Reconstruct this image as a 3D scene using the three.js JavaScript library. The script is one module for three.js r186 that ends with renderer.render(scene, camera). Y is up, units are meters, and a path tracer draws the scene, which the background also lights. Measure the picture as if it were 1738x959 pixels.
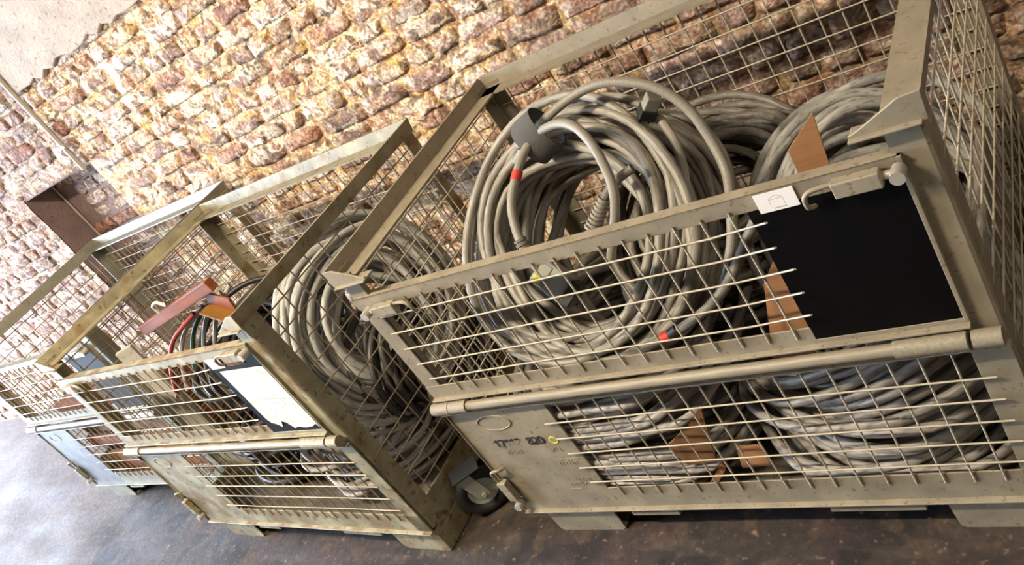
import * as THREE from 'three';
import { mergeGeometries, mergeVertices } from 'three/addons/utils/BufferGeometryUtils.js';
import { RoundedBoxGeometry } from 'three/addons/geometries/RoundedBoxGeometry.js';
import { RectAreaLightUniformsLib } from 'three/addons/lights/RectAreaLightUniformsLib.js';
import { createNoise2D, createNoise3D } from 'simplex-noise';

// ---------------------------------------------------------------- camera, sky, lights, exposure
const scene = new THREE.Scene();
const camera = new THREE.PerspectiveCamera(2 * Math.atan(479.5 / 1448.8) * 180 / Math.PI, 1738 / 959, 0.05, 60);
camera.rotation.order = 'YXZ';
camera.rotation.set(-0.4464, 0.7608, -0.6288);
camera.position.set(1.4911, 1.5334, 1.0978);
camera.updateMatrixWorld(true);
scene.background = new THREE.Color(0.64, 0.78, 1.0);     // daylight beyond the open gateway at the far left end of the hall
scene.backgroundIntensity = 46;
const renderer = new THREE.WebGLRenderer({ antialias: true });
renderer.toneMapping = THREE.LinearToneMapping;
renderer.toneMappingExposure = 1.0;
renderer.shadowMap.enabled = true;
RectAreaLightUniformsLib.init();
const WARM = new THREE.Color(1.0, 0.87, 0.69);
const LAMPS = [ // x, y, z, length, width, intensity : strip lamps under the ceiling
  [-0.75, 3.05, 1.25, 1.2, 0.16, 310],
  [-4.8, 3.05, 1.25, 1.2, 0.16, 95],  // unseen lamp, added to brighten the left end
  [2.75, 3.05, 1.25, 1.2, 0.16, 45],  // unseen fill lamp, added to lift the right side and its coil
];

// ---------------------------------------------------------------- helpers
function rng(seed) { let s = seed | 0; return () => { s = (s + 0x6d2b79f5) | 0; let t = Math.imul(s ^ (s >>> 15), 1 | s); t = (t + Math.imul(t ^ (t >>> 7), 61 | t)) ^ t; return ((t ^ (t >>> 14)) >>> 0) / 4294967296; }; }
const n2 = createNoise2D(rng(11)), n3 = createNoise3D(rng(12));
const fbm = (x, y, o = 4) => { let s = 0, a = 0.5, f = 1; for (let i = 0; i < o; i++) { s += a * n2(x * f + i * 17.3, y * f - i * 9.1); a *= 0.5; f *= 2.03; } return s; };
const sst = (a, b, x) => { const t = Math.min(1, Math.max(0, (x - a) / (b - a))); return t * t * (3 - 2 * t); };
const mixc = (a, b, t) => [a[0] + (b[0] - a[0]) * t, a[1] + (b[1] - a[1]) * t, a[2] + (b[2] - a[2]) * t];
const V = (x, y, z) => new THREE.Vector3(x, y, z);
const used = {};
function numbered(n) { const k = used[n] = (used[n] ?? -1) + 1; return k ? `${n}_${String(k).padStart(3, '0')}` : n; }
function tag(o, label, category, group) { o.userData = { label, category }; if (group) o.userData.group = group; return o; }
function thing(name, label, category, pos = [0, 0, 0], turn = 0, group) {
  const o = new THREE.Group(); o.name = numbered(name); o.position.set(...pos); o.rotation.y = turn; scene.add(o);
  return tag(o, label, category, group);
}
// gives every triangle uv in metres from its main direction
function boxuv(g) {
  g = g.index ? g.toNonIndexed() : g; const p = g.attributes.position, uv = new Float32Array(p.count * 2);
  const a = V(), b = V(), c = V();
  for (let i = 0; i < p.count; i += 3) {
    a.fromBufferAttribute(p, i); b.fromBufferAttribute(p, i + 1).sub(a); c.fromBufferAttribute(p, i + 2).sub(a); b.cross(c);
    const ax = Math.abs(b.x), ay = Math.abs(b.y), az = Math.abs(b.z);
    for (let k = 0; k < 3; k++) {
      const x = p.getX(i + k), y = p.getY(i + k), z = p.getZ(i + k);
      uv[(i + k) * 2] = ax > ay && ax > az ? z : x; uv[(i + k) * 2 + 1] = ay >= ax && ay > az ? z : y;
    }
  }
  g.setAttribute('uv', new THREE.BufferAttribute(uv, 2)); return g;
}
function clean(g) { g = g.index ? g.toNonIndexed() : g; for (const k of Object.keys(g.attributes)) if (!['position', 'normal', 'uv'].includes(k)) g.deleteAttribute(k); if (!g.attributes.normal) g.computeVertexNormals(); return g; }
function merge(list) { const m = list.length > 1 ? mergeGeometries(list.map(clean)) : clean(list[0]); m.clearGroups(); return m; }
// box between two corners, with a small round on its edges
function bb(x0, x1, y0, y1, z0, z1, r = 0.0015) {
  const w = x1 - x0, h = y1 - y0, d = z1 - z0, rr = Math.min(r, w * 0.4, h * 0.4, d * 0.4);
  const g = r > 0 ? new RoundedBoxGeometry(w, h, d, 1, rr) : new THREE.BoxGeometry(w, h, d);
  return boxuv(g.translate((x0 + x1) / 2, (y0 + y1) / 2, (z0 + z1) / 2));
}
function obj(name, geos, mat, parent = scene) {
  const m = new THREE.Mesh(Array.isArray(geos) ? merge(geos) : geos, mat);
  m.name = parent === scene ? numbered(name) : childName(parent, name);
  m.castShadow = m.receiveShadow = true; parent.add(m); return m;
}
const counts = new WeakMap();
function childName(parent, n) { let c = counts.get(parent); if (!c) counts.set(parent, c = {}); const k = c[n] = (c[n] ?? -1) + 1; return k ? `${n}_${String(k).padStart(3, '0')}` : n; }
function cyl(a, b, r, seg = 12, r2 = r) { const d = b.clone().sub(a), L = d.length(); const g = new THREE.CylinderGeometry(r2, r, L, seg); g.translate(0, L / 2, 0); g.applyQuaternion(new THREE.Quaternion().setFromUnitVectors(V(0, 1, 0), d.normalize())); g.translate(a.x, a.y, a.z); return g; }
function tube(pts, r, seg, rad = 8, closed = false) { return new THREE.TubeGeometry(new THREE.CatmullRomCurve3(pts, closed, 'catmullrom', 0.5), seg, r, rad, closed); }
function prism(pts, depth, bevel = 0.001) { // outline in x,y extruded along z
  const s = new THREE.Shape(pts.map(([x, y]) => new THREE.Vector2(x, y)));
  return boxuv(new THREE.ExtrudeGeometry(s, { depth, bevelEnabled: bevel > 0, bevelSize: bevel, bevelThickness: bevel, bevelSegments: 1 }));
}

// ---------------------------------------------------------------- textures
function dataTex(w, h, fn, srgb = true) {
  const d = new Uint8Array(w * h * 4);
  for (let y = 0; y < h; y++) for (let x = 0; x < w; x++) { const c = fn(x / w, y / h, x, y), i = (y * w + x) * 4; d[i] = c[0] * 255; d[i + 1] = c[1] * 255; d[i + 2] = c[2] * 255; d[i + 3] = 255; }
  for (let i = 0; i < d.length; i++) if (Number.isNaN(d[i])) d[i] = 0;
  const t = new THREE.DataTexture(d, w, h); t.wrapS = t.wrapT = THREE.MirroredRepeatWrapping; t.magFilter = THREE.LinearFilter; t.minFilter = THREE.LinearMipmapLinearFilter; t.generateMipmaps = true;
  if (srgb) t.colorSpace = THREE.SRGBColorSpace; t.needsUpdate = true; return t;
}
const cl = (v) => Math.min(1, Math.max(0, v));
const clc = (c) => [cl(c[0]), cl(c[1]), cl(c[2])];
const SPLIT = -2.36; // the conduit line: left of it the wall is limewashed
function wallTex(x0, x1, y1, w, h, left) {
  return dataTex(w, h, (u, v) => {
    const x = x0 + (x1 - x0) * u, y = y1 * v;
    const wx = x + 0.05 * fbm(x * 4, y * 4 + 50, 3), wy = y + 0.05 * fbm(x * 4 + 31, y * 4, 3);
    const bare = left ? 0.15 : sst(-0.55, 0.35, x + 0.5 * fbm(x * 1.2 + 60, y * 1.2, 3));                 // the coating is gone from the right part of the wall
    let c = mixc([0.80, 0.69, 0.60], [0.90, 0.82, 0.70], 0.5 + fbm(wx * 3.1, wy * 3.1)); c = mixc(c, [0.64, 0.57, 0.50], bare);
    c = mixc(c, [0.62, 0.53, 0.50], sst(-0.02, 0.2, fbm(wx * 5.5 + 90, wy * 9, 4)) * 0.75);                 // mauve grey
    c = mixc(c, [0.74, 0.58, 0.50], sst(0.18, 0.45, fbm(wx * 6 + 9, wy * 7)) * 0.7);                       // raw red brick
    c = mixc(c, [0.93, 0.76, 0.48], sst(0.18, 0.46, fbm(wx * 7 - 20, wy * 9 + 4)) * (left ? 0.25 : 0.75 - 0.5 * bare));   // ochre mortar smear
    c = mixc(c, [1.0, 0.97, 0.91], sst(left ? -0.02 : 0.04, left ? 0.3 : 0.36, fbm(wx * 4.3 + 3, wy * 6.2 - 8, 5) + 0.25 * fbm(wx * 24, wy * 30, 3)) * (0.92 - 0.55 * bare));  // limewash
    c = mixc(c, [0.86, 0.74, 0.74], sst(0.05, 0.5, fbm(wx * 5 + 70, wy * 6)) * 0.5);
    c = mixc(c, [0.46, 0.39, 0.34], sst(0.12, 0.42, fbm(wx * 9 + 40, wy * 12 + 40, 5)) * 0.8); c = mixc(c, [1.0, 0.96, 0.88], sst(0.12, 0.3, fbm(wx * 15 + 4, wy * 12, 4)) * (0.75 - 0.5 * bare)); c = mixc(c, [0.58, 0.40, 0.30], sst(0.22, 0.4, fbm(wx * 13 + 44, wy * 15, 4)) * 0.6);               // soot
    const f = 1 + 0.42 * fbm(x * 48, y * 48, 4);
    return clc([c[0] * f, c[1] * f, c[2] * f]);
  });
}
const WX0 = SPLIT, WX1 = 2.0, WY1 = 2.9;
const texWall = wallTex(WX0, WX1, WY1, 2048, 1400, false), texWallL = wallTex(-6.9, SPLIT, WY1, 1400, 1000, true);
const texRough = dataTex(512, 512, (u, v) => { const a = 0.5 + 0.55 * fbm(u * 14, v * 14, 5) + 0.18 * n2(u * 90, v * 90); return clc([a, a, a]); }, false);
const texSteel = dataTex(512, 512, (u, v) => {
  let a = 0.92 + 0.12 * fbm(u * 5, v * 5, 5); let c = [a, a, a * 0.985];
  c = mixc(c, [0.62, 0.52, 0.42], sst(0.35, 0.6, fbm(u * 22 + 5, v * 22, 4)) * 0.55);
  c = mixc(c, [0.45, 0.40, 0.36], sst(0.42, 0.6, fbm(u * 60, v * 8 + 9, 3)) * 0.14);
  return clc(c);
});
const texWorn = dataTex(512, 512, (u, v) => {
  let a = 0.88 + 0.2 * fbm(u * 6, v * 6, 5); let c = [a, a, a * 0.96];
  c = mixc(c, [0.72, 0.58, 0.42], sst(0.1, 0.5, fbm(u * 4 + 5, v * 4, 5)) * 0.6); c = mixc(c, [0.60, 0.42, 0.26], sst(0.33, 0.5, fbm(u * 9 + 5, v * 9, 5)) * 0.6);
  c = mixc(c, [0.22, 0.18, 0.15], sst(0.42, 0.6, fbm(u * 30, v * 14 + 9, 4)) * 0.4);
  return clc(c);
});
const texFloor = dataTex(2048, 2048, (u, v) => { // 7 m, from x = -5.5; pale toward the gateway paints in daylight glare over dark brown concrete
  const x = u * 7, y = v * 7, glare = sst(0.25, -0.25, fbm(x * 0.8 + 3, y * 0.8, 4) * 0.6 + (x - 3.0) * 0.22);
  let c = mixc([0.40, 0.36, 0.33], [0.50, 0.46, 0.43], 0.5 + fbm(x * 1.3, y * 1.3, 4));
  c = mixc(c, [0.22, 0.19, 0.16], sst(-0.05, 0.4, fbm(x * 3.2 + 8, y * 3.2, 5)) * 0.9); c = mixc(c, [0.62, 0.56, 0.46], sst(0.12, 0.4, fbm(x * 7 + 70, y * 6, 5)) * 0.7);
  c = mixc(c, [0.62, 0.58, 0.56], sst(0.2, 0.5, fbm(x * 1.6 + 40, y * 9, 5)) * 0.5);
  c = mixc(c, [0.95, 0.9, 0.82], sst(0.42, 0.55, fbm(x * 26, y * 26 + 9, 3)) * 0.8);
  c = mixc(c, [c[0] * 1.02, c[1] * 0.95, c[2] * 0.98], sst(0, 0.4, fbm(x * 2 + 5, y * 2 + 30, 3)));
  c = mixc(c, [0.86 + 0.1 * fbm(x * 2, y * 8, 4), 0.84 + 0.1 * fbm(x * 2, y * 8, 4), 0.86 + 0.1 * fbm(x * 2, y * 8, 4)], glare * 0.75);
  const f = 1 + 0.25 * fbm(x * 30, y * 30, 3); return clc([c[0] * f, c[1] * f, c[2] * f]);
});
const texFloorR = dataTex(700, 700, (u, v) => { const a = 0.82 + 0.22 * fbm(u * 9, v * 22, 5); return clc([a, a, a]); }, false);
const texCable = dataTex(256, 64, (u, v) => { const a = 0.86 + 0.2 * fbm(u * 7, v * 3, 4); let c = [a, a, a]; c = mixc(c, [0.5, 0.45, 0.4], sst(0.25, 0.6, fbm(u * 16 + 3, v * 5, 4)) * 0.6); return clc(c); });
const texCard = dataTex(256, 256, (u, v) => { const a = 0.9 + 0.1 * fbm(u * 6, v * 40, 3) + 0.06 * n2(u * 2, v * 120); return clc([a, a, a]); });
const texWood = dataTex(256, 256, (u, v) => { const a = 0.75 + 0.25 * fbm(u * 3, v * 26, 4); return clc([a, a * 0.96, a * 0.92]); });
const texBlack = dataTex(256, 256, (u, v) => { const s = sst(0.62, 0.75, n2(u * 60, v * 60)) * sst(0.1, 0.4, fbm(u * 6, v * 6)); const a = 0.5 + 0.3 * fbm(u * 4, v * 4) + s * 0.5; return clc([a, a * 0.95, a * 0.9]); });
const sq = (t, k) => { const c = t.clone(); c.repeat.set(k, k); c.needsUpdate = true; return c; };
const rough1 = sq(texRough, 3);

// ---------------------------------------------------------------- materials
const std = (o) => new THREE.MeshStandardMaterial({ side: THREE.DoubleSide, ...o });
const hex = (h) => new THREE.Color(h);
const steelT = sq(texSteel, 1.7), wornT = sq(texWorn, 1.3);
const M = {
  paint: std({ color: hex('#a0947e'), map: steelT, roughness: 0.5, metalness: 0.05 }),
  wire: std({ color: hex('#b5aa94'), roughness: 0.5, metalness: 0.1 }),
  worn: std({ color: hex('#aba186'), map: wornT, roughness: 0.55, metalness: 0.05 }),
  wornWire: std({ color: hex('#a5967a'), roughness: 0.6, metalness: 0.1 }),
  grey: std({ color: hex('#9a9583'), map: steelT, roughness: 0.5, metalness: 0.1 }),
  zinc: std({ color: hex('#8e9095'), map: steelT, roughness: 0.5, metalness: 0.3 }),
  deck: std({ color: hex('#6b6357'), map: wornT, roughness: 0.7 }),
  bolt: std({ color: hex('#bdb6a8'), roughness: 0.4, metalness: 0.4 }),
  black: new THREE.MeshPhysicalMaterial({ color: hex('#120d0b'), map: texBlack, roughness: 0.6, specularIntensity: 0.25 }),
  rubber: std({ color: hex('#191817'), roughness: 0.7 }),
  hub: std({ color: hex('#b8bda8'), roughness: 0.5 }),
  plug: std({ color: hex('#8e8d80'), roughness: 0.55 }),
  plugDark: std({ color: hex('#23211f'), roughness: 0.5 }),
  plugWhite: std({ color: hex('#d8d2c6'), roughness: 0.5 }),
  strap: std({ color: hex('#55524b'), roughness: 0.85, bumpMap: rough1, bumpScale: 0.001 }),
  red: std({ color: hex('#c8321f'), roughness: 0.5 }),
  blue: std({ color: hex('#27407e'), roughness: 0.5 }),
  yellow: std({ color: hex('#d8cf3a'), roughness: 0.6 }),
  green: std({ color: hex('#2c5d3c'), roughness: 0.6 }),
  card: std({ color: hex('#b57f50'), map: texCard, roughness: 0.85 }),
  cardDark: std({ color: hex('#8a6138'), map: texCard, roughness: 0.85 }),
  orange: std({ color: hex('#b3601e'), map: texWood, roughness: 0.55 }),
  amber: std({ color: hex('#a3742a'), map: texWood, roughness: 0.55 }),
  plank: std({ color: hex('#b06a48'), map: texWood, roughness: 0.75 }),
  plank2: std({ color: hex('#c29068'), map: texWood, roughness: 0.75 }),
  pale: std({ color: hex('#cfcabd'), map: steelT, roughness: 0.6 }),
  conduit: std({ color: hex('#c9beac'), map: steelT, roughness: 0.5 }),
  plaster: std({ color: hex('#cdb9a6'), map: sq(texSteel, 0.9), bumpMap: rough1, bumpScale: 0.003, roughness: 0.9 }),
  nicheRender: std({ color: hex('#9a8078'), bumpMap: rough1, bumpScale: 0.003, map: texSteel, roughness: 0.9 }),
  room: std({ color: hex('#5c554c'), bumpMap: rough1, bumpScale: 0.003, roughness: 0.95 }),
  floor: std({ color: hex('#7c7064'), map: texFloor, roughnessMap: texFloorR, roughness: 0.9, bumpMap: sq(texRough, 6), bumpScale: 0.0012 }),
};
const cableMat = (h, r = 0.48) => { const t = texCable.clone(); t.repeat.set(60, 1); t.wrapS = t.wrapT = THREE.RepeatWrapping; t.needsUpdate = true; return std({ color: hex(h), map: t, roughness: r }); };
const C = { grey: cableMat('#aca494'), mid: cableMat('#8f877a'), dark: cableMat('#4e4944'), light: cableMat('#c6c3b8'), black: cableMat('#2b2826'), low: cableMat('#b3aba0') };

// ---------------------------------------------------------------- the room
const struct = (o) => { o.userData.kind = 'structure'; return o; };
function slab(name, x0, x1, y0, y1, z0, z1, m) { return struct(obj(name, [bb(x0, x1, y0, y1, z0, z1, 0)], m)); }
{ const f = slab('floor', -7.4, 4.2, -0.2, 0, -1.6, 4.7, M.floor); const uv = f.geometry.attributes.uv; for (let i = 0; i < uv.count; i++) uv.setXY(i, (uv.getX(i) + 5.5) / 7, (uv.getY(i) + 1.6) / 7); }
slab('ceiling', -7.4, 4.2, 3.5, 3.7, -1.6, 4.7, M.room);
slab('wall_right', 4.0, 4.2, 0, 3.5, -1.6, 4.7, M.room);
slab('wall_front', -7.4, 4.2, 0, 3.5, 4.5, 4.7, M.room);
struct(obj('wall_left', [bb(-7.4, -7.2, 0, 3.5, -1.6, -0.9, 0), bb(-7.4, -7.2, 0, 3.5, 3.4, 4.7, 0), bb(-7.4, -7.2, 2.9, 3.5, -0.9, 3.4, 0)], M.room)); // open gateway between

// back wall: a bed of mortar with every brick standing proud of it
const WALL_Z = -1.165, WALL_TURN = 0.025;
const NX0 = -3.05, NX1 = -2.335, NY0 = 0.2, NY1 = 1.275, ND = 0.172;   // the niche
const wall = new THREE.Mesh(); wall.name = 'wall_back'; wall.position.set(0, 0, WALL_Z); wall.rotation.y = WALL_TURN; wall.castShadow = wall.receiveShadow = true; scene.add(wall); struct(wall);
function wuv(g, left) { const p = g.attributes.position, uv = g.attributes.uv; for (let i = 0; i < p.count; i++) uv.setXY(i, left ? (p.getX(i) + 6.9) / (SPLIT + 6.9) : (p.getX(i) - WX0) / (WX1 - WX0), p.getY(i) / WY1); return g; }
function bed(x0, x1, y0, y1, left) { // rough front with thickness
  const nx = Math.max(2, Math.round((x1 - x0) / 0.03)), ny = Math.max(2, Math.round((y1 - y0) / 0.03));
  const g = new THREE.PlaneGeometry(x1 - x0, y1 - y0, nx, ny).translate((x0 + x1) / 2, (y0 + y1) / 2, 0), p = g.attributes.position;
  for (let i = 0; i < p.count; i++) { const x = p.getX(i), y = p.getY(i); p.setZ(i, 0.007 * fbm(x * 7, y * 9, 3) - 0.002); }
  g.computeVertexNormals();
  return [wuv(g, left), wuv(bb(x0, x1, y0, y1, -0.4, -0.012, 0), left)];
}
const mortarMat = std({ color: hex('#f8e8c8'), map: texWall, bumpMap: rough1, bumpScale: 0.005, roughness: 0.95 });
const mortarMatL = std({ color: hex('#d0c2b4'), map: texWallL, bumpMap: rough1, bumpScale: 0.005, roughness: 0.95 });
wall.geometry = merge(bed(NX1, 3.9, 0, 3.5)); wall.material = mortarMat;
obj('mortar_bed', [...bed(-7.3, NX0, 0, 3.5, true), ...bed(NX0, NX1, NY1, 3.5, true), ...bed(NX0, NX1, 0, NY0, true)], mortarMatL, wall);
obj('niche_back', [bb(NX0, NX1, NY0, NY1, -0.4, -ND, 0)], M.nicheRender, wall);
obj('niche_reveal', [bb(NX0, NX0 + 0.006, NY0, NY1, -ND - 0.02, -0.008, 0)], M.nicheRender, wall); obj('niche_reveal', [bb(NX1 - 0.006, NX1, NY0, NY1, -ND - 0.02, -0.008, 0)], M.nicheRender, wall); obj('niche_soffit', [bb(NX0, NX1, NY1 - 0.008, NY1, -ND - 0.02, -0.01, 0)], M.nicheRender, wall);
const tints = ['#fffaf2', '#f0e4d6', '#ead8c8', '#fbf4ea', '#ddd4c8', '#f8ecd2', '#d2b4a2', '#e2d4ca', '#f4e8da', '#c9beb2'];
const brickMats = tints.map((t) => std({ color: hex(t), map: texWall, bumpMap: rough1, bumpScale: 0.006, roughness: 0.92 }));
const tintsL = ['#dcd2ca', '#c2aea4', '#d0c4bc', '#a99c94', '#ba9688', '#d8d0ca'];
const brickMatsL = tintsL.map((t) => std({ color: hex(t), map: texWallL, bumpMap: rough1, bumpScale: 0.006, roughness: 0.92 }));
function brickGeo(w, h, d, r, cx, cy, cz, left) { // worn brick: pillowed, chipped front and four sides
  const g = new THREE.BoxGeometry(w, h, d, 4, 3, 1);
  const m = mergeVertices((g.deleteAttribute('uv'), g.deleteAttribute('normal'), g), 1e-5), q = m.attributes.position;
  const s0 = r() * 99;
  for (let i = 0; i < q.count; i++) {
    let x = q.getX(i), y = q.getY(i), z = q.getZ(i);
    const ex = Math.abs(x) > w / 2 - 1e-4, ey = Math.abs(y) > h / 2 - 1e-4, fr = z > 0;
    const j = (k) => n3(x * 14 + s0, y * 14 + k * 7, s0 * 0.7);
    if (fr) { x *= ex ? 0.97 : 1.22; y *= ey ? 0.955 : 1.4; z = d / 2 - ((ex ? 0.004 : 0) + (ey ? 0.004 : 0)) + 0.005 * j(1) + 0.003 * j(5); }
    x += 0.009 * j(2); y += 0.008 * j(3); q.setXYZ(i, x, y, z);
  }
  const ro = (r() - 0.5) * 0.05; m.rotateZ(ro); m.translate(cx, cy, cz); m.computeVertexNormals();
  m.setAttribute('uv', new THREE.BufferAttribute(new Float32Array(m.attributes.position.count * 2), 2));
  return wuv(m, left);
}
{
  const r = rng(5), bricks = [], dir = V();
  const frustum = (x, y) => { const v = V(x, y, 0).applyEuler(wall.rotation).add(wall.position); const d = v.distanceTo(camera.position); const c = v.project(camera); return Math.abs(c.x) < 1.06 && Math.abs(c.y) < 1.08 ? 1 / d : 0; };
  for (let row = 0; row < 37; row++) {
    const y = 0.045 + row * 0.0745; let x = -6.8 + r() * 0.2;
    while (x < 1.95) {
      const header = (row % 2 ? r() < 0.75 : r() < 0.2), w = (header ? 0.108 : 0.215) * (0.94 + r() * 0.12), h = 0.065 * (0.92 + r() * 0.12);
      const cx = x + w / 2, cy = y + (r() - 0.5) * 0.006 + 0.006 * n2(cx * 2, row); x += w + 0.008 + r() * 0.006;
      const left = cx < SPLIT, inNiche = cx + w / 2 > NX0 - 0.005 && cx - w / 2 < NX1 + 0.005 && cy > NY0 - 0.04 && cy < NY1 + 0.035;
      if (inNiche) { if (cx - w / 2 > NX0 + 0.002 && cx + w / 2 < NX1 - 0.005 && cy < NY1 - 0.03) bricks.push([cx, cy, w, h, -ND + 0.002, true, frustum(cx, cy) * (cy > 0.9 ? 1.3 : 0.7)]); else continue; }
      else if (!left && cx + w / 2 < -1.12 - 0.55 * (cy - 1.7) + 0.1 * n2(cy * 9, 4) && cy > 1.69) continue;      // under the plaster
      else bricks.push([cx, cy, w, h, 0, left, frustum(cx, cy) * (cy > 0.35 || left ? 1 : 0.55) * (0.6 + w * 2)]);
    }
  }
  bricks.sort((a, b) => b[6] - a[6]);
  const rest = [], restL = [];
  bricks.forEach(([cx, cy, w, h, z0, left], i) => {
    const proud = 0.001 + r() * 0.009, d = 0.03 + proud, g = brickGeo(w, h, d, r, cx, cy, z0 - 0.03 + d / 2, left), k = Math.floor(r() * (left ? brickMatsL : brickMats).length);
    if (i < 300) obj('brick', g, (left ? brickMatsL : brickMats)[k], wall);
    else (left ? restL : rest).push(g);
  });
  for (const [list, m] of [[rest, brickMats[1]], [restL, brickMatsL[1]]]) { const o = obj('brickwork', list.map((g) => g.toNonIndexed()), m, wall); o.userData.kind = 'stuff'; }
  // the patch of old plaster that still holds above the bricks
  const pr = rng(77), out = []; for (let i = 0; i <= 22; i++) { const x = SPLIT + 0.035 + (i / 22) * 1.2; out.push([x, 1.675 + 0.02 * n2(i * 0.6, 3) + 0.008 * (pr() - 0.5)]); }
  for (let i = 1; i <= 22; i++) { const y = 1.68 + (i / 22) * 1.2; out.push([-1.12 - 0.55 * (y - 1.7) + 0.05 * n2(i * 0.5, 8), y]); }
  out.push([SPLIT + 0.035, 2.88]);
  const pg = prism(out, 0.022, 0.004); obj('plaster', [pg], M.plaster, wall);
}
// conduit running down the wall to the niche, and the thin cable that goes on inside it
{
  const y0 = 1.262, c = thing('conduit', 'pale vertical conduit pipe on the brick wall, ending at the niche', 'pipe', [SPLIT + 0.005, y0, WALL_Z + 0.085], WALL_TURN);
  obj('pipe', [cyl(V(0, 0, 0), V(0, 2.2, 0), 0.012, 14)], M.conduit, c);
  for (const y of [0.12, 0.75, 1.4]) obj('clip', [bb(-0.024, 0.024, y, y + 0.016, -0.02, 0.0145)], M.conduit, c);
  tag(obj('wall_cable', [tube([V(-3.02, 1.27, -1.25), V(-3.022, 1.0, -1.252), V(-3.018, 0.7, -1.25), V(-3.02, 0.3, -1.252)], 0.006, 24, 8)], M.conduit), 'thin pale cable hanging down the inner corner of the wall niche', 'cable');
}

// ---------------------------------------------------------------- wire mesh boxes
const W = 1.24, D = 0.859, HB = 0.093, HM = 0.485, HT = 0.861, HR = 0.952, WR = 0.0022;
const wireCache = {};
function wireGeo(len, axis, k, hook) { // slightly wavy rod from 0 to len
  const key = [len.toFixed(3), axis, k, hook].join(); if (wireCache[key]) return wireCache[key];
  const r = rng(k * 31 + Math.round(len * 1000)), pts = []; const a = (r() - 0.5) * 0.004, b = (r() - 0.5) * 0.004;
  for (let i = 0; i <= 4; i++) { const t = i / 4, s = Math.sin(Math.PI * t) * a, q = Math.sin(2 * Math.PI * t) * b; pts.push(axis === 'x' ? V(t * len, s, q * 0.6) : axis === 'y' ? V(s, t * len, q * 0.6) : V(s, q, -t * len)); }
  if (hook) { const e = pts[4]; pts.push(V(e.x + 0.004, e.y + 0.009, e.z + 0.006)); }
  return wireCache[key] = tube(pts, WR, hook ? 7 : 4, 5);
}
function wire(parent, m, x, y, z, len, axis, k, hook) { const o = obj('wire', wireGeo(len, axis, k % 4, hook), m, parent); o.position.set(x, y, z); return o; }

function textPlate(w, h, draw, px = 700) {
  const c = document.createElement('canvas'); c.width = px; c.height = Math.round(px * h / w); const g = c.getContext('2d'); draw(g, c.width, c.height);
  const t = new THREE.CanvasTexture(c); t.colorSpace = THREE.SRGBColorSpace; t.anisotropy = 4; return t;
}
function latch(parent, m, x, y, dirn, vertical) { // spring bolt in a folded sleeve with a bent finger loop; lies along +dirn
  const s = [], T = new THREE.Matrix4().makeTranslation(x, y, 0).multiply(new THREE.Matrix4().makeRotationZ(vertical ? Math.PI / 2 : 0)).multiply(new THREE.Matrix4().makeScale(dirn, 1, 1));
  const fix = (g) => { g = clean(g); g.applyMatrix4(T); if (T.determinant() < 0) { const p = g.attributes; for (const k of ['position', 'normal', 'uv']) { const A = p[k], n = A.itemSize; for (let i = 0; i < A.count; i += 3) for (let j = 0; j < n; j++) { const a = A.array[(i + 1) * n + j]; A.array[(i + 1) * n + j] = A.array[(i + 2) * n + j]; A.array[(i + 2) * n + j] = a; } } } return g; };
  const sleeve = obj('latch', [fix(bb(0, 0.07, -0.014, 0.014, 0.004, 0.024, 0.003))], m, parent);
  const loop = obj('latch_loop', [fix(tube([V(0.066, 0.009, 0.014), V(0.088, 0.009, 0.016), V(0.104, 0.007, 0.018), V(0.113, -0.002, 0.019), V(0.114, -0.02, 0.016), V(0.108, -0.028, 0.004)], 0.0042, 24, 8))], m, parent);
  const bolt = obj('bolt', [fix(cyl(V(-0.03, 0, 0.012), V(0.004, 0, 0.012), 0.0065, 12)), fix(cyl(V(-0.022, 0, 0.004), V(-0.022, 0, 0.03), 0.011, 14))], M.bolt, parent);
  return sleeve;
}
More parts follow.
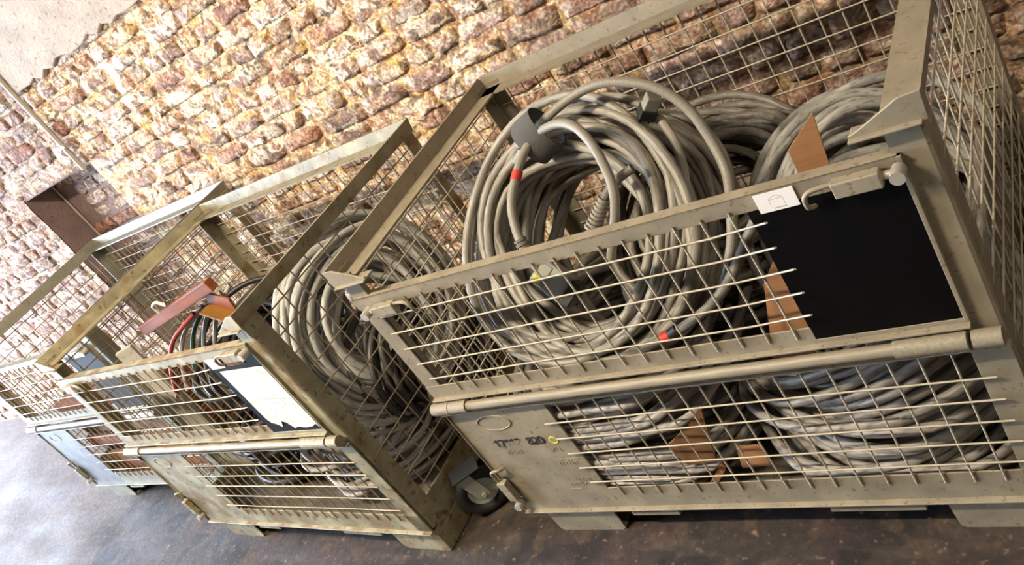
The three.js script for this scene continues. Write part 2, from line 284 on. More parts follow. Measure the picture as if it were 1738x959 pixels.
function meshBox(o) {
  const { paint, wireM } = o, g = thing('mesh_box', o.label, 'mesh box', o.pos, o.turn, null);
  let k = o.seed;
  // base: deck, sills, fork plates
  obj('floor_deck', [bb(0.015, W - 0.015, 0.104, 0.116, -D + 0.015, -0.02)], M.deck, g);
  obj('base_frame', [bb(0.004, 0.05, 0.076, 0.15, -D + 0.004, -0.03, 0.003), bb(W - 0.05, W - 0.004, 0.076, 0.15, -D + 0.004, -0.03, 0.003), bb(0.004, W - 0.004, 0.076, 0.15, -D + 0.002, -D + 0.05, 0.003),
    bb(0.004, W - 0.004, 0.075, 0.092, -0.05, -0.002, 0.002), bb(0.32, 0.45, 0.066, 0.077, -0.06, 0.004), bb(0.805, 0.992, 0.066, 0.077, -0.06, 0.004), bb(0.59, 0.65, 0.076, 0.104, -D + 0.05, -0.05)], paint, g);
  for (const [fx, s] of [[0.052, 1], [W - 0.21, 1]]) for (const fz of [-0.004, -D + 0.215]) {
    const f = prism([[fx, 0.076], [fx + 0.006, 0.006], [fx + 0.014, 0], [fx + 0.2, 0], [fx + 0.209, 0.008], [fx + 0.209, 0.076]], 0.003, 0.0008);
    f.translate(0, 0, fz - 0.004);
    obj('foot', [f, bb(fx + 0.004, fx + 0.205, 0.0, 0.004, fz - 0.2, fz - 0.004), fx < 0.5 ? bb(fx, fx + 0.004, 0.002, 0.076, fz - 0.2, fz - 0.004) : bb(fx + 0.204, fx + 0.208, 0.002, 0.076, fz - 0.2, fz - 0.004), prism([[fx + 0.002, 0.076], [fx + 0.006, 0.002], [fx + 0.205, 0.002], [fx + 0.207, 0.076]], 0.003, 0).translate(0, 0, fz - 0.2)], paint, g);
  }
  // corner posts: rolled angle
  const ang = (sx, sz, x, z) => { // front/back leg and side leg with rounded heel
    const L = 0.056, t = 0.004, y0 = 0.1, y1 = 0.93;
    const s = new THREE.Shape(); const P = [[0.008, 0], [L, 0], [L, t], [0.009, t], [t + 0.0015, t + 0.0015], [t, 0.009], [t, L], [0, L], [0, 0.008], [0.0025, 0.0025]];
    P.forEach(([a, b], i) => (i ? s.lineTo(a * sx, b * sz) : s.moveTo(a * sx, b * sz)));
    const e = new THREE.ExtrudeGeometry(s, { depth: y1 - y0, bevelEnabled: false }); e.rotateX(-Math.PI / 2); // (x, y)->(x, ., -y)
    e.translate(x, y0, z); return boxuv(e);
  };
  obj('corner_post', [ang(1, 1, 0.001, -0.008)], paint, g); obj('corner_post', [ang(-1, 1, W - 0.001, -0.008)], paint, g);
  obj('corner_post', [ang(1, -1, 0.001, -D + 0.001)], paint, g); obj('corner_post', [ang(-1, -1, W - 0.001, -D + 0.001)], paint, g);
  // stacking rim: ledge inward, lip upward and a little outward
  const LE = 0.058, LY = 0.915;
  const rimX = (side) => { const x0 = side < 0 ? 0 : W, d = side < 0 ? 1 : -1; // profile in x,y extruded along z
    return prism([[x0 + d * LE, LY - 0.004], [x0 + d * LE, LY], [x0 + d * 0.006, LY], [x0 - d * 0.004, HR], [x0 - d * 0.009, HR], [x0 + d * 0.001, LY - 0.004]], D, 0.0006).translate(0, 0, -D); };
  obj('stacking_rim', [rimX(-1)], paint, g); obj('stacking_rim', [rimX(1)], paint, g);
  const bz = prism([[LE, LY - 0.004], [LE, LY], [0.006, LY], [-0.004, HR], [-0.009, HR], [0.001, LY - 0.004]], W + 0.004, 0.0006); bz.rotateY(-Math.PI / 2); bz.translate(W + 0.002, 0, -D); 
  obj('stacking_rim', [bz], paint, g);
  for (const s of [0, 1]) { const x = s ? W : 0, d = s ? -1 : 1;
    obj('gusset', [prism([[x + d * 0.098, LY - 0.008], [x + d * 0.098, LY - 0.002], [x + d * 0.086, LY + 0.002], [x + d * 0.02, HR - 0.002], [x - d * 0.008, HR], [x - d * 0.006, LY - 0.008]], 0.003, 0.0008).translate(0, 0, -0.001), bb(Math.min(x, x + d * 0.1), Math.max(x, x + d * 0.1), LY - 0.01, LY - 0.005, -0.03, 0.012, 0.002)], paint, g); }
  // wire walls at the two sides and at the back
  for (const s of [0, 1]) {
    const x = s ? W - 0.007 : 0.007;
    const p = obj('side_mesh', [bb(x - 0.003, x + 0.003, 0.146, 0.176, -D + 0.05, -0.05)], paint, g);
    for (let i = 0; i < 12; i++) wire(p, wireM, x, 0.150, -0.09 - i * 0.062, 0.762, 'y', ++k);
    for (let i = 0; i < 12; i++) wire(p, wireM, x + (s ? 0.0045 : -0.0045), 0.21 + i * 0.061, -0.03, D - 0.06, 'z', ++k);
  }
  const bm = obj('back_mesh', [bb(0.05, W - 0.05, 0.146, 0.176, -D + 0.004, -D + 0.01)], paint, g);
  for (let i = 0; i < 23; i++) wire(bm, wireM, 0.07 + i * 0.05, 0.15, -D + 0.007, 0.757, 'y', ++k);
  for (let i = 0; i < 14; i++) wire(bm, wireM, 0.03, 0.205 + i * 0.05, -D + 0.0125, W - 0.06, 'x', ++k);
  // upper flap
  const up = obj('upper_flap', [bb(0.006, 1.196, HT - 0.03, HT, -0.004, 0.0005), bb(0.006, 1.196, HT - 0.004, HT, -0.028, 0.0005), bb(0.008, 0.056, 0.53, HT, -0.005, -0.001), bb(0.006, 0.955, 0.531, 0.572, -0.004, 0), bb(0.95, 1.196, 0.531, 0.543, -0.004, 0), bb(0.006, 1.196, 0.529, 0.534, -0.004, 0.012), bb(1.188, 1.196, 0.535, HT, -0.012, 0.001)], paint, g);
  for (let i = 0; i < 17; i++) wire(up, wireM, 0.112 + i * 0.0508, 0.551, 0.0025, 0.29, 'y', ++k);
  for (let i = 0; i < 5; i++) wire(up, wireM, 0.052, 0.603 + i * 0.0502, 0.0078, 0.918 + o.ragged * ((i * 7) % 3) * 0.006, 'x', ++k, true);
  obj('panel', [bb(0.952, 1.189, 0.543, HT - 0.02, -0.0045, -0.0005)], M.black, up);
  latch(up, paint, 0.066, 0.829, 1); latch(up, paint, 1.166, 0.843, -1);
  // hinge between the flaps
  const hy = 0.509, hz = 0.014;
  const h = obj('hinge', [cyl(V(0.08, hy, hz), V(1.12, hy, hz), 0.0115, 14)], o.hingeM || paint, g);
  for (const [a, b] of [[-0.004, 0.052], [0.054, 0.108], [1.075, 1.186], [1.193, 1.236]]) obj('knuckle', [cyl(V(a, hy, hz), V(b, hy, hz), 0.016, 16)], paint, h);
  // lower flap
  const lo = obj('lower_flap', [bb(0.002, W - 0.002, HM - 0.018, HM, -0.004, 0), bb(0.0, W, HM - 0.004, HM, -0.004, 0.014), bb(0.002, W - 0.002, HB, 0.17, -0.004, 0), bb(0.002, W - 0.002, HB, HB + 0.005, -0.004, 0.013, 0.002), bb(1.178, W - 0.002, HB, HM, -0.0042, 0), bb(0, 0.0035, HB, HM, -0.004, 0.006)], paint, g);
  obj('side_plate', [bb(0.002, 0.303, HB + 0.002, HM - 0.002, -0.0044, 0.0003)], o.plateM || paint, lo);
  for (let i = 0; i < 17; i++) wire(lo, wireM, 0.337 + i * 0.0508, 0.146, 0.0025, 0.33, 'y', ++k);
  for (let i = 0; i < 5; i++) wire(lo, wireM, 0.274, 0.203 + i * 0.0528, 0.0078, 0.928, 'x', ++k);
  latch(lo, paint, 0.014, 0.16, 1, true); // upright sleeve at the left edge
  const oval = new THREE.TorusGeometry(0.04, 0.0022, 6, 28); oval.scale(1.25, 0.62, 1).translate(0.125, 0.43, 0.0008);
  obj('embossed_oval', [oval], o.plateM || paint, lo);
  return { g, up, lo, k };
}
const B1 = meshBox({ pos: [0, 0, 0], turn: 0, seed: 1, paint: M.paint, wireM: M.wire, ragged: 1, label: 'large clean grey wire mesh box in the foreground with a black plate and white card' });
const B2 = meshBox({ pos: [-1.5467, 0, 0.0078], turn: -0.0501, seed: 200, paint: M.worn, wireM: M.wornWire, ragged: 1, label: 'worn yellowish wire mesh box in the middle with a torn white sheet on its flap' });
const B3 = meshBox({ pos: [-2.8098, 0, -0.2168], turn: -0.0305, seed: 400, paint: M.grey, wireM: M.wornWire, hingeM: M.zinc, plateM: M.zinc, ragged: 0, label: 'farthest wire mesh box with a zinc plate low on its front and reddish boards inside' });

// marks on the foremost box
{
  const stencil = textPlate(0.16, 0.04, (c, w, h) => {
    c.clearRect(0, 0, w, h); c.fillStyle = '#1d1813'; c.font = 'bold ' + Math.round(h * 0.92) + 'px sans-serif'; c.textBaseline = 'middle';
    const s = '17112 820'; for (let i = 0; i < s.length; i++) c.fillText(s[i], w * (0.02 + i * 0.107), h * 0.5);
    c.globalCompositeOperation = 'destination-out'; const r = rng(3);
    for (let i = 0; i < 900; i++) { const x = r() * w, worn = x > w * 0.3 && x < w * 0.56; if (!worn && r() < 0.75) continue; c.beginPath(); c.arc(x, worn ? h * (0.38 + r() * 0.5) : r() * h, (worn ? 9 : 3) * r() + 1, 0, 7); c.fill(); }
  });
  const sm = new THREE.MeshStandardMaterial({ map: stencil, transparent: true, roughness: 0.6, polygonOffset: true, polygonOffsetFactor: -1 });
  const st = obj('stencil_number', new THREE.PlaneGeometry(0.16, 0.04), sm, B1.lo); st.position.set(0.152, 0.357, 0.0011); st.userData.label = 'black stencilled number';
  obj('round_sticker', [new THREE.TorusGeometry(0.0105, 0.0022, 6, 24).scale(1, 1, 0.4).translate(0.256, 0.352, 0.001)], M.yellow, B1.lo).userData.label = 'yellow ring sticker';
  obj('sticker_centre', [cyl(V(0.256, 0.352, 0.0005), V(0.256, 0.352, 0.0014), 0.0075, 18)], M.plug, B1.lo);
  // raised maker's marks, worn flat
  const r = rng(21), marks = [];
  for (const [x, y, n] of [[0.092, 0.315, 6], [0.225, 0.312, 4], [0.222, 0.262, 7], [0.205, 0.185, 6], [0.24, 0.2, 5]]) for (let i = 0; i < n; i++) marks.push(bb(x + i * 0.0085, x + i * 0.0085 + 0.003 + r() * 0.003, y + (r() - 0.5) * 0.004, y + 0.008 + r() * 0.008, 0, 0.0014, 0.0006));
  marks.push(bb(0.195, 0.228, 0.17, 0.174, 0, 0.0014, 0.0006), bb(0.21, 0.29, 0.283, 0.286, 0, 0.0012, 0.0005));
  obj('embossed_mark', marks, M.paint, B1.lo);
  const card = textPlate(0.064, 0.035, (c, w, h) => { c.fillStyle = '#f3ece4'; c.fillRect(0, 0, w, h); c.strokeStyle = '#6b5c58'; c.lineWidth = 5; c.beginPath(); c.moveTo(w * 0.33, h * 0.36); c.lineTo(w * 0.5, h * 0.22); c.lineTo(w * 0.68, h * 0.36); c.lineTo(w * 0.68, h * 0.78); c.moveTo(w * 0.33, h * 0.36); c.lineTo(w * 0.33, h * 0.72); c.moveTo(w * 0.33, h * 0.4); c.lineTo(w * 0.68, h * 0.4); c.stroke(); c.fillStyle = '#b3a49d'; c.fillRect(w * 0.38, h * 0.84, w * 0.32, h * 0.05); c.fillStyle = '#332'; c.beginPath(); c.arc(w * 0.5, h * 0.2, 6, 0, 7); c.fill(); });
  const cg = new THREE.BoxGeometry(0.064, 0.036, 0.001); const cm = obj('paper_label', cg, std({ map: card, roughness: 0.7 }), B1.up); cm.position.set(1.006, 0.842, 0.0028); cm.userData.label = 'small white printed card';
}
// marks on the middle box: torn white sheet, small label, rust
{
  const sheet = textPlate(0.2, 0.24, (c, w, h) => { c.fillStyle = '#ddd5ca'; c.fillRect(0, 0, w, h); const r = rng(9); c.globalAlpha = 0.2; for (let i = 0; i < 260; i++) { c.fillStyle = r() < 0.5 ? '#a88a6a' : '#d8c4b8'; c.beginPath(); c.ellipse(r() * w, r() * h, 8 + r() * 40, 3 + r() * 14, r() * 3, 0, 7); c.fill(); } c.globalAlpha = 0.7; c.strokeStyle = '#9c7f86'; c.lineWidth = 6; c.beginPath(); c.moveTo(w * 0.3, h * 0.5); c.quadraticCurveTo(w * 0.5, h * 0.47, w * 0.85, h * 0.52); c.moveTo(w * 0.45, h * 0.55); c.lineTo(w * 0.6, h * 0.58); c.stroke(); });
  const r = rng(4), P = [[0.985, 0.79], [1.17, 0.788], [1.188, 0.786], [1.188, 0.552]]; for (let i = 0; i < 12; i++) P.push([1.18 - i * 0.017, 0.555 + 0.014 * r() + (i > 6 ? 0.012 : 0) * (i % 3)]); P.push([0.985, 0.6]);
  const g = new THREE.ExtrudeGeometry(new THREE.Shape(P.map(([x, y]) => new THREE.Vector2(x, y))), { depth: 0.0012, bevelEnabled: false }), uv = g.attributes.uv, p = g.attributes.position;
  for (let i = 0; i < uv.count; i++) uv.setXY(i, (p.getX(i) - 0.985) / 0.205, (p.getY(i) - 0.552) / 0.24);
  const s = obj('paper_sheet', g, std({ map: sheet, roughness: 0.8 }), B2.up); s.position.z = 0.0008; s.userData.label = 'torn white sheet';
  const t = obj('paper_label', [bb(0.962, 1.03, 0.8, 0.836, 0, 0.0015)], std({ color: hex('#efeae2'), roughness: 0.7 }), B2.up); t.userData.label = 'small white label';
  obj('rust_patch', [bb(1.045, 1.13, 0.803, 0.835, 0, 0.0014)], std({ color: hex('#9a6238'), map: wornT, roughness: 0.9 }), B2.up);
  const mk = textPlate(0.1, 0.02, (c, w, h) => { c.clearRect(0, 0, w, h); c.fillStyle = '#2a241d'; c.font = 'bold ' + Math.round(h * 0.7) + 'px serif'; c.fillText('~~~·ȷk·~k~', w * 0.02, h * 0.7); });
  const st = obj('stencil_number', new THREE.PlaneGeometry(0.12, 0.024), new THREE.MeshStandardMaterial({ map: mk, transparent: true, roughness: 0.6 }), B2.lo); st.position.set(0.2, 0.29, 0.0011);
}

// ---------------------------------------------------------------- cables
// a coil: one continuous cable laid in turns round `n`, packed in slots between radii ri..ro and through thickness th
function coilCurve({ c, n, ri, ro, th, turns, rad, seed, sx = 1, sy = 1, up = [0, 1, 0], wob = 0.02, t0 = 0 }) {
  const r = rng(seed), N = V(...n).normalize(); let U = V(...up).cross(N); if (U.lengthSq() < 0.02) U = V(1, 0, 0).cross(N); U.normalize(); const Y = N.clone().cross(U);
  const slots = [], st = rad * 2.05; let row = 0;
  for (let h = 0; h <= th + 1e-6; h += st * 0.88, row++) for (let q = ri + (row % 2) * st / 2; q <= ro + 1e-6; q += st) slots.push([q, h, r()]);
  slots.sort((a, b) => a[2] - b[2]); const S = []; while (S.length < turns) S.push(slots[S.length % slots.length]);
  S.sort((a, b) => a[1] - b[1] + (r() - 0.5) * st * 2.4);
  const pts = [], per = 26, total = Math.floor(turns * per), ph = Array.from({ length: turns + 2 }, () => [r() * 7, r() * 7, r() * 7]);
  for (let i = 0; i <= total; i++) {
    const t = i / per, k = Math.min(turns - 1, Math.floor(t)), f = t - k, a = S[k], b = S[Math.min(turns - 1, k + 1)], e = sst(0.55, 1, f), q = a[0] + (b[0] - a[0]) * e, h = a[1] + (b[1] - a[1]) * e;
    const A = (t + t0) * Math.PI * 2, p0 = ph[k], p1 = ph[Math.min(turns - 1, k + 1)], w = (j, m) => Math.sin(m * A + p0[j]) * (1 - e) + Math.sin(m * A + p1[j]) * e;
    const R = q + wob * 0.6 * w(0, 2) + wob * 0.35 * w(1, 3), H = h + wob * 0.5 * w(2, 1) + wob * 0.3 * w(1, 2);
    pts.push(V(...c).addScaledVector(U, Math.cos(A) * R * sx).addScaledVector(Y, Math.sin(A) * R * sy).addScaledVector(N, -H));
  }
  return { pts, U, Y, N, seg: turns * 40 };
}
function makeCoil(name, label, group, o, mat) {
  const base = V(...o.c), t = thing(name, label, 'cable coil', [base.x, o.base ?? base.y, base.z], 0, group);
  const k = coilCurve(o), off = V(base.x, o.base ?? base.y, base.z);
  const lim = o.box; // keeps a slack cable inside its box
  k.pts.forEach((p) => { if (lim) { p.x = Math.min(lim[1], Math.max(lim[0], p.x)); p.y = Math.min(lim[3], Math.max(lim[2], p.y)); p.z = Math.min(lim[5], Math.max(lim[4], p.z)); } p.sub(off); });
  const L = k.pts;
  obj('cable', [tube(L, o.rad, k.seg, 8), new THREE.SphereGeometry(o.rad, 8, 6).translate(L[0].x, L[0].y, L[0].z), new THREE.SphereGeometry(o.rad, 8, 6).translate(L[L.length - 1].x, L[L.length - 1].y, L[L.length - 1].z)], mat, t);
  t.userData.frame = undefined; delete t.userData.frame;
  return { t, ...k, off };
}
const R1 = 0.0105, b1 = [0.028, 1.212, 0.128, 1.2, -0.83, -0.018];
// the big coil leaning back in the foremost box
{
  const k = makeCoil('cable_coil', 'big grey cable coil leaning in the foremost box, tied by a dark strap', null, { c: [0.445, 0.735, -0.225], n: [0.0, 0.67, 0.74], ri: 0.19, ro: 0.305, th: 0.25, turns: 46, rad: R1, seed: 3, wob: 0.028, box: b1 }, C.grey);
  const o = k.off, P = (x, y, z) => V(x, y, z).sub(o);
  obj('strap', [(() => { const g = new THREE.LatheGeometry([[0.044, -0.031], [0.047, -0.032], [0.0485, 0], [0.047, 0.032], [0.044, 0.031], [0.0455, 0], [0.044, -0.031]].map(([a, b]) => new THREE.Vector2(a, b)), 22); g.scale(1.15, 1, 0.85); return g; })()], M.strap, k.t);
  const s = k.t.getObjectByName('strap'); s.position.copy(P(0.45, 0.94, -0.332)); s.quaternion.setFromUnitVectors(V(0, 1, 0), V(0.9, 0.36, -0.2).normalize());
  const at = (u, y, n) => V(0.43, 0.755, -0.235).addScaledVector(k.U, u).addScaledVector(k.Y, y).addScaledVector(k.N, n).sub(o);
  // slack ends on top of the coil
  const line = (...v) => v.map(([x, y, z]) => P(x, y, z));
  obj('loose_loop', [tube(line([0.36, 0.9, -0.33], [0.44, 0.948, -0.345], [0.518, 0.975, -0.36], [0.596, 0.985, -0.37], [0.661, 0.973, -0.37], [0.729, 0.939, -0.36], [0.779, 0.884, -0.34], [0.806, 0.819, -0.31], [0.823, 0.763, -0.27], [0.827, 0.727, -0.22], [0.81, 0.66, -0.17], [0.76, 0.58, -0.14]), R1, 90, 8)], C.grey, k.t);
  obj('loose_loop', [tube(line([0.4, 0.94, -0.32], [0.467, 0.956, -0.31], [0.529, 0.964, -0.30], [0.575, 0.953, -0.28], [0.608, 0.917, -0.25], [0.625, 0.866, -0.22], [0.628, 0.821, -0.19], [0.604, 0.768, -0.17], [0.56, 0.7, -0.16]), R1, 60, 8)], C.grey, k.t);
  const e1 = line([0.46, 0.955, -0.32], [0.428, 0.934, -0.28], [0.41, 0.909, -0.24], [0.396, 0.879, -0.2], [0.394, 0.846, -0.17], [0.403, 0.81, -0.14], [0.414, 0.775, -0.12], [0.424, 0.73, -0.115]);
  obj('loose_end', [tube(e1, R1, 50, 8)], C.grey, k.t);
  obj('tape', [cyl(e1[1].clone().lerp(e1[2], 0.75), e1[2].clone().lerp(e1[3], 0.15), R1 + 0.0014, 12)], M.red, k.t);
  const gland = (a, b, n = 6, m = C.mid) => { const l = []; for (let i = 0; i < n; i++) { const p = a.clone().lerp(b, i / n), q = a.clone().lerp(b, (i + 0.6) / n); l.push(cyl(p, q, 0.0145 + i * 0.0006, 12)); } l.push(cyl(a, b, 0.0125, 10)); return obj('cable_gland', l, m, k.t); };
  gland(P(0.402, 0.815, -0.143), P(0.416, 0.765, -0.118));
  const plug = obj('connector', [new RoundedBoxGeometry(0.062, 0.082, 0.042, 2, 0.006), new RoundedBoxGeometry(0.05, 0.03, 0.047, 2, 0.004).translate(0, 0.02, 0)], M.plug, k.t); plug.position.copy(P(0.44, 0.715, -0.115)); plug.quaternion.setFromRotationMatrix(new THREE.Matrix4().makeBasis(k.U, k.Y, k.N)).multiply(new THREE.Quaternion().setFromEuler(new THREE.Euler(0.1, 0.2, 0.75)));
  obj('connector_end', [new RoundedBoxGeometry(0.056, 0.026, 0.038, 2, 0.004).translate(0, -0.053, 0)], M.plugDark, plug); obj('connector_mark', [bb(-0.026, -0.008, 0.014, 0.034, 0.0222, 0.0246)], M.yellow, plug);
  obj('loose_end', [tube(line([0.66, 0.84, -0.25], [0.62, 0.83, -0.235], [0.575, 0.80, -0.22], [0.53, 0.755, -0.2], [0.5, 0.71, -0.2]), R1, 30, 8)], C.mid, k.t); gland(P(0.585, 0.808, -0.222), P(0.53, 0.755, -0.2), 8, C.grey);
  const w = obj('plug', [new RoundedBoxGeometry(0.032, 0.034, 0.026, 2, 0.004)], M.plug, k.t); w.position.copy(P(0.7, 0.905, -0.375)); w.rotation.set(0.4, 0.3, -0.9);
  obj('plug_end', [new RoundedBoxGeometry(0.036, 0.026, 0.03, 2, 0.003).translate(0, -0.028, 0), bb(-0.012, -0.008, -0.052, -0.03, -0.008, 0.008), bb(0.008, 0.012, -0.052, -0.03, -0.008, 0.008)], M.plugDark, w); obj('plug_ring', [bb(-0.015, 0.015, -0.043, -0.039, -0.012, 0.012)], M.plugWhite, w);
}
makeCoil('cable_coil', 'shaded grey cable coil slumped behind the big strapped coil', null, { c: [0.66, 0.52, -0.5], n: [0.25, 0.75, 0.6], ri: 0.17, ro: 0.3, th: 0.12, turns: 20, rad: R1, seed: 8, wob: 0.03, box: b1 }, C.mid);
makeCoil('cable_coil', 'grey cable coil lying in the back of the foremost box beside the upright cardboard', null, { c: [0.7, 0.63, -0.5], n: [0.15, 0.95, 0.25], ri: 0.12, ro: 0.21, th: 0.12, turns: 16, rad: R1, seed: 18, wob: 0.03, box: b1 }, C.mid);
makeCoil('cable_coil', 'pale grey cable coil leaning at the back beside the right mesh of the foremost box', null, { c: [1.02, 0.5, -0.4], n: [0.45, 0.42, 0.79], ri: 0.08, ro: 0.26, th: 0.2, turns: 34, rad: 0.0115, seed: 12, wob: 0.025, box: b1 }, C.light);
makeCoil('cable_coil', 'pale grey cable coil lying flat behind the numbered plate, upper of the low two', null, { c: [0.36, 0.46, -0.31], n: [-0.06, 0.99, 0.06], ri: 0.15, ro: 0.34, th: 0.12, turns: 24, rad: R1, seed: 31, wob: 0.03, sx: 1.08, base: 0.3, box: b1 }, C.low);
makeCoil('cable_coil', 'pale grey cable coil lying on the deck at lower left of the foremost box', null, { c: [0.36, 0.27, -0.31], n: [0.03, 0.99, 0.03], ri: 0.15, ro: 0.34, th: 0.12, turns: 24, rad: R1, seed: 41, wob: 0.03, sx: 1.08, base: 0.13, box: b1 }, C.low);
makeCoil('cable_coil', 'pale grey cable coil on the deck at lower right of the foremost box', null, { c: [0.93, 0.30, -0.31], n: [0.0, 0.99, 0.05], ri: 0.15, ro: 0.34, th: 0.16, turns: 36, rad: R1, seed: 51, wob: 0.03, base: 0.13, box: b1 }, C.low);
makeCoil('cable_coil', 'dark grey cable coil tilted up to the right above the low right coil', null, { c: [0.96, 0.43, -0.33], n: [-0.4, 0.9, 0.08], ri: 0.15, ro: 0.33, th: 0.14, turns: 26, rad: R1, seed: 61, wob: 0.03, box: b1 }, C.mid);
// a loose cable with coloured tape under the big coil and one by the numbered plate
{
  const t = thing('loose_cable', 'grey cable end marked with red tape in front of the big coil', 'cable', [0.55, 0.5, -0.06]);
  const pts = [V(-0.2, 0.0, -0.02), V(-0.05, 0.02, 0.0), V(0.1, 0.055, 0.0), V(0.24, 0.12, -0.02), V(0.34, 0.22, -0.08)]; obj('cable', [tube(pts, R1, 40, 8)], C.mid, t);
  obj('tape', [cyl(V(0.085, 0.051, 0), V(0.108, 0.058, 0), R1 + 0.0015, 12)], M.red, t); obj('sleeve', [cyl(V(0.108, 0.058, 0), V(0.128, 0.067, -0.002), R1 + 0.003, 12)], M.plugDark, t);
  const u = thing('loose_cable', 'grey cable end with a red and blue cap beside the yellow ring sticker', 'cable', [0.32, 0.4, -0.035]);
  obj('cable', [tube([V(0.03, 0.006, 0), V(0.14, 0.02, -0.005), V(0.26, 0.04, -0.03), V(0.36, 0.07, -0.1)], R1, 30, 8)], C.low, u);
  obj('red_cap', [cyl(V(0.006, 0.002, 0), V(0.03, 0.006, 0), R1 + 0.001, 12)], M.red, u); obj('blue_cap', [cyl(V(-0.014, -0.002, 0), V(0.006, 0.002, 0), R1 - 0.001, 12)], M.blue, u);
}
// cardboard
function card(label, pts, mat, pos, rot) { const t = thing('cardboard_sheet', label, 'cardboard', pos); t.rotation.set(...rot);
  const s = new THREE.Shape(pts.map(([x, y]) => new THREE.Vector2(x, y))); const e = (d, z) => boxuv(new THREE.ExtrudeGeometry(s, { depth: d, bevelEnabled: false }).translate(0, 0, z));
  obj('front_liner', [e(0.001, 0.0025)], mat, t); obj('fluting', [e(0.0025, 0)], M.cardDark, t); obj('back_liner', [e(0.001, -0.001)], mat, t); return t; }
card('tan cardboard sheet standing upright above the front flap beside the right post', [[-0.03, -0.3], [0.0, -0.3], [0.022, -0.02], [0.028, 0.05], [-0.03, 0.0]], M.card, [1.04, 0.853, -0.12], [-0.05, 0.1, 0]);
card('tan cardboard flap showing next to the black plate, behind the upper flap', [[-0.05, -0.12], [0.03, -0.12], [0.05, -0.02], [0.055, 0.04], [0.045, 0.11], [0.005, 0.06]], M.card, [0.897, 0.6, -0.03], [-0.06, 0, 0]);
card('bent dark brown cardboard piece in the middle of the lower mesh', [[-0.065, -0.01], [-0.045, -0.075], [0.02, -0.08], [0.055, 0.08], [0.0, 0.03]], M.cardDark, [0.588, 0.3, -0.022], [-0.05, 0.15, 0]);
card('small orange brown cardboard corner low behind the lower mesh', [[-0.035, -0.03], [0.03, -0.03], [0.035, 0.03], [-0.02, 0.032]], M.card, [0.69, 0.225, -0.024], [-0.05, 0, 0.05]);
card('narrow cardboard strip standing on the deck behind the lower mesh', [[-0.04, -0.03], [-0.02, -0.03], [0.035, 0.03], [0.03, 0.045]], M.card, [0.585, 0.165, -0.02], [0, 0.1, 0]);

// ---- middle box contents, in that box's own frame
const inBox = (bx, x, y, z) => { const v = V(x, y, z).applyEuler(bx.g.rotation).add(bx.g.position); return [v.x, v.y, v.z]; };
const I2 = (x, y, z) => inBox(B2, x, y, z), I3 = (x, y, z) => inBox(B3, x, y, z);
const b2 = [-1.5, -0.335, 0.128, 1.2, -0.8, 0.03];
makeCoil('cable_coil', 'light grey cable coil standing up at the right of the worn middle box', null, { c: [-0.43, 0.56, -0.37], n: [0.93, 0.22, 0.3], ri: 0.13, ro: 0.31, th: 0.09, turns: 30, rad: 0.0115, seed: 71, wob: 0.025, sy: 1.0, box: b2 }, C.light);
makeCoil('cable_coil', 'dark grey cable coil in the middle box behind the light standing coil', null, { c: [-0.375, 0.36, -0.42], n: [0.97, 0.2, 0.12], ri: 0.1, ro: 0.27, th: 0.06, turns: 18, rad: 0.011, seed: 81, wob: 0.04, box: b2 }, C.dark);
makeCoil('cable_coil', 'tangled cable coil low in the front right of the middle box', null, { c: I2(0.93, 0.32, -0.28), n: [0.1, 0.97, 0.2], ri: 0.08, ro: 0.25, th: 0.16, turns: 28, rad: 0.009, seed: 91, wob: 0.05, base: 0.13, box: b2 }, C.low);
makeCoil('cable_coil', 'dark cable coil on the deck in the left half of the middle box', null, { c: I2(0.4, 0.36, -0.42), n: [0.0, 0.97, 0.15], ri: 0.08, ro: 0.33, th: 0.22, turns: 34, rad: 0.011, seed: 101, wob: 0.05, base: 0.13, box: b2 }, C.dark);
makeCoil('cable_coil', 'black cable coil heaped beneath the orange batten in the middle box', null, { c: I2(0.55, 0.6, -0.42), n: [0.3, 0.9, 0.3], ri: 0.08, ro: 0.28, th: 0.14, turns: 22, rad: 0.011, seed: 111, wob: 0.05, box: b2 }, C.black);
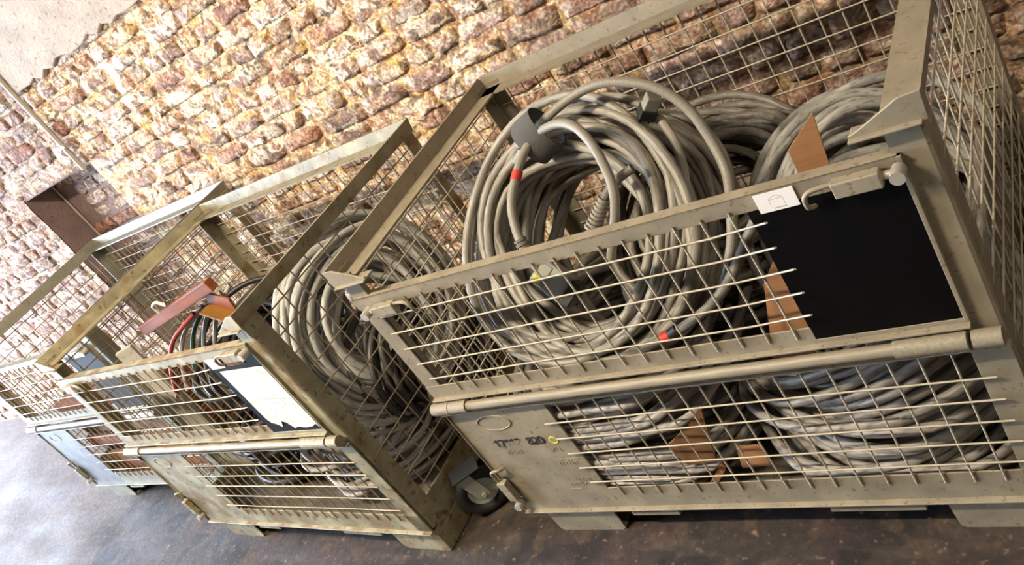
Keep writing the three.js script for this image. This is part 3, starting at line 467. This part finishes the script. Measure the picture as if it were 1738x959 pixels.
{
  const t = thing('batten', 'long orange batten with a white hook, lying across the middle box', 'batten', [-1.12, 0.845, -0.27], -0.03); t.rotation.z = 0.16;
  obj('bar', [bb(-0.29, 0.29, -0.02, 0.02, -0.014, 0.014, 0.003)], M.orange, t);
  obj('hook', [tube([V(-0.06, 0.02, 0.02), V(-0.05, 0.05, 0.025), V(-0.02, 0.055, 0.02), V(0.0, 0.03, 0.015), V(0.03, 0.04, 0.02)], 0.006, 24, 8)], M.plugWhite, t);
  const u = thing('bracket', 'amber bent bracket beside the orange batten in the middle box', 'bracket', [-0.88, 0.82, -0.27], -0.2); u.rotation.z = -0.3;
  obj('plate', [bb(-0.08, 0.07, -0.03, 0.03, -0.004, 0.004, 0.002)], M.orange, u); obj('flange', [bb(-0.08, 0.07, -0.034, -0.026, -0.004, 0.05, 0.002)], M.amber, u);
  const cols = [['#b8483c', 'red'], ['#d9c9bd', 'pinkish white'], ['#3f6b4a', 'green'], ['#a7a79b', 'pale grey'], ['#c7bfae', 'cream']];
  cols.forEach(([h, n], i) => { const c = thing('loose_cable', `${n} cable slanting up under the orange batten in the middle box`, 'cable', I2(0.2, 0.55, -0.22 - i * 0.03));
    obj('cable', [tube([V(-0.06 + i * 0.03, 0.0, 0.02), V(0.02 + i * 0.035, 0.11, 0), V(0.12 + i * 0.035, 0.2, -0.03), V(0.26 + i * 0.02, 0.25, -0.08)], 0.008, 30, 8)], cableMat(h), c); });
  tag(obj('pale_board', [bb(-0.035, 0.035, 0, 0.68, -0.008, 0.008, 0.002)], M.pale), 'narrow pale board standing in the left front corner of the middle box', 'board'); const pb = scene.getObjectByName('pale_board'); pb.position.set(...I2(0.1, 0.118, -0.2)); pb.rotation.y = 0.5;
}
// ---- far box contents: reddish boards
for (let i = 0; i < 7; i++) {
  const w = ['lowest', 'second from the bottom', 'third from the bottom', 'middle one', 'third from the top', 'second from the top', 'topmost'][i];
  const o = obj('board', [bb(-0.45, 0.45, 0, 0.063, -0.1, 0.1, 0.003)], i % 3 === 1 ? M.plank2 : M.plank); tag(o, `reddish wooden board stacked in the farthest mesh box, ${w} of seven`, 'board', null);
  o.position.set(...I3(0.7 + (i % 2) * 0.03, 0.118 + i * 0.0645, -0.145 - (i % 3) * 0.012)); o.rotation.y = B3.g.rotation.y + (i % 2 ? 0.02 : -0.03);
}
// ---------------------------------------------------------------- castor in the gap, crumbs on the floor
{
  const t = thing('castor', 'castor wheel with pale hub and black tyre in the dark gap between two mesh boxes', 'castor', [-0.215, 0, -0.085], 0.75);
  const wl = obj('tyre', [new THREE.TorusGeometry(0.062, 0.018, 12, 32).translate(0, 0.08, 0)], M.rubber, t);
  const hubp = [[0.0, 0.012], [0.014, 0.012], [0.018, 0.006], [0.045, 0.004], [0.052, 0.01], [0.056, 0.01], [0.056, -0.01], [0.0, -0.012]].map(([a, b]) => new THREE.Vector2(a, b));
  obj('hub', [new THREE.LatheGeometry(hubp, 28).rotateX(Math.PI / 2).translate(0, 0.08, 0)], M.hub, t);
  obj('fork', [prism([[-0.02, 0.075], [0.0, 0.066], [0.02, 0.075], [0.0, 0.168], [-0.04, 0.168]], 0.003, 0.0006).translate(0, 0, 0.021), prism([[-0.02, 0.075], [0.0, 0.066], [0.02, 0.075], [0.0, 0.168], [-0.04, 0.168]], 0.003, 0.0006).translate(0, 0, -0.024), bb(-0.045, 0.03, 0.164, 0.169, -0.024, 0.024)], M.plug, t);
  obj('axle', [cyl(V(0, 0.08, -0.03), V(0, 0.08, 0.03), 0.007, 12)], M.bolt, t);
  obj('top_plate', [bb(-0.05, 0.04, 0.17, 0.175, -0.035, 0.035)], M.rubber, t);  // plate coloured near black to stand in for the shade in the gap
  const r = rng(8); [['larger of two pale plaster crumbs on the floor in front of the middle box', -0.62, 0.17, 0.014], ['smaller of two pale plaster crumbs on the floor in front of the middle box', -0.45, 0.165, 0.008]].forEach(([l, x, z, s]) => { const g = new THREE.IcosahedronGeometry(s, 1), p = g.attributes.position; for (let i = 0; i < p.count; i++) p.setXYZ(i, p.getX(i) * (1.2 + 0.2 * n3(p.getX(i) * 90, p.getY(i) * 90, 1)), p.getY(i) * 0.35, p.getZ(i) * (0.8 + 0.2 * n3(p.getZ(i) * 90, 5, 1))); g.computeVertexNormals(); const o = tag(obj('plaster_crumb', g, M.plugWhite), l, 'crumb'); o.position.set(x, s * 0.35, z); });
}
// ---------------------------------------------------------------- strip lamps under the ceiling
LAMPS.forEach(([x, y, z, l, w, I], i) => {
  const t = thing('strip_lamp', ['ceiling strip lamp in front of the middle box', 'unseen ceiling strip lamp added to brighten the end toward the open gateway', 'unseen ceiling strip lamp added as fill nearest the right wall'][i], 'lamp', [x, y, z]);
  obj('housing', [bb(-l / 2 - 0.02, l / 2 + 0.02, 0.012, 0.08, -w / 2 - 0.02, w / 2 + 0.02, 0.004)], M.pale, t);
  for (const s of [-1, 1]) obj('suspension', [cyl(V(s * l * 0.4, 0.08, 0), V(s * l * 0.4, 3.5 - y, 0), 0.004, 8)], M.bolt, t);
  obj('diffuser', [bb(-l / 2, l / 2, 0.002, 0.011, -w / 2, w / 2, 0.001)], new THREE.MeshStandardMaterial({ color: 0xffffff, emissive: WARM, emissiveIntensity: 2 }), t);
  const a = new THREE.RectAreaLight(WARM, I, l, w); a.position.set(0, -0.004, 0); a.rotation.x = -Math.PI / 2; t.add(a);
});

renderer.render(scene, camera);
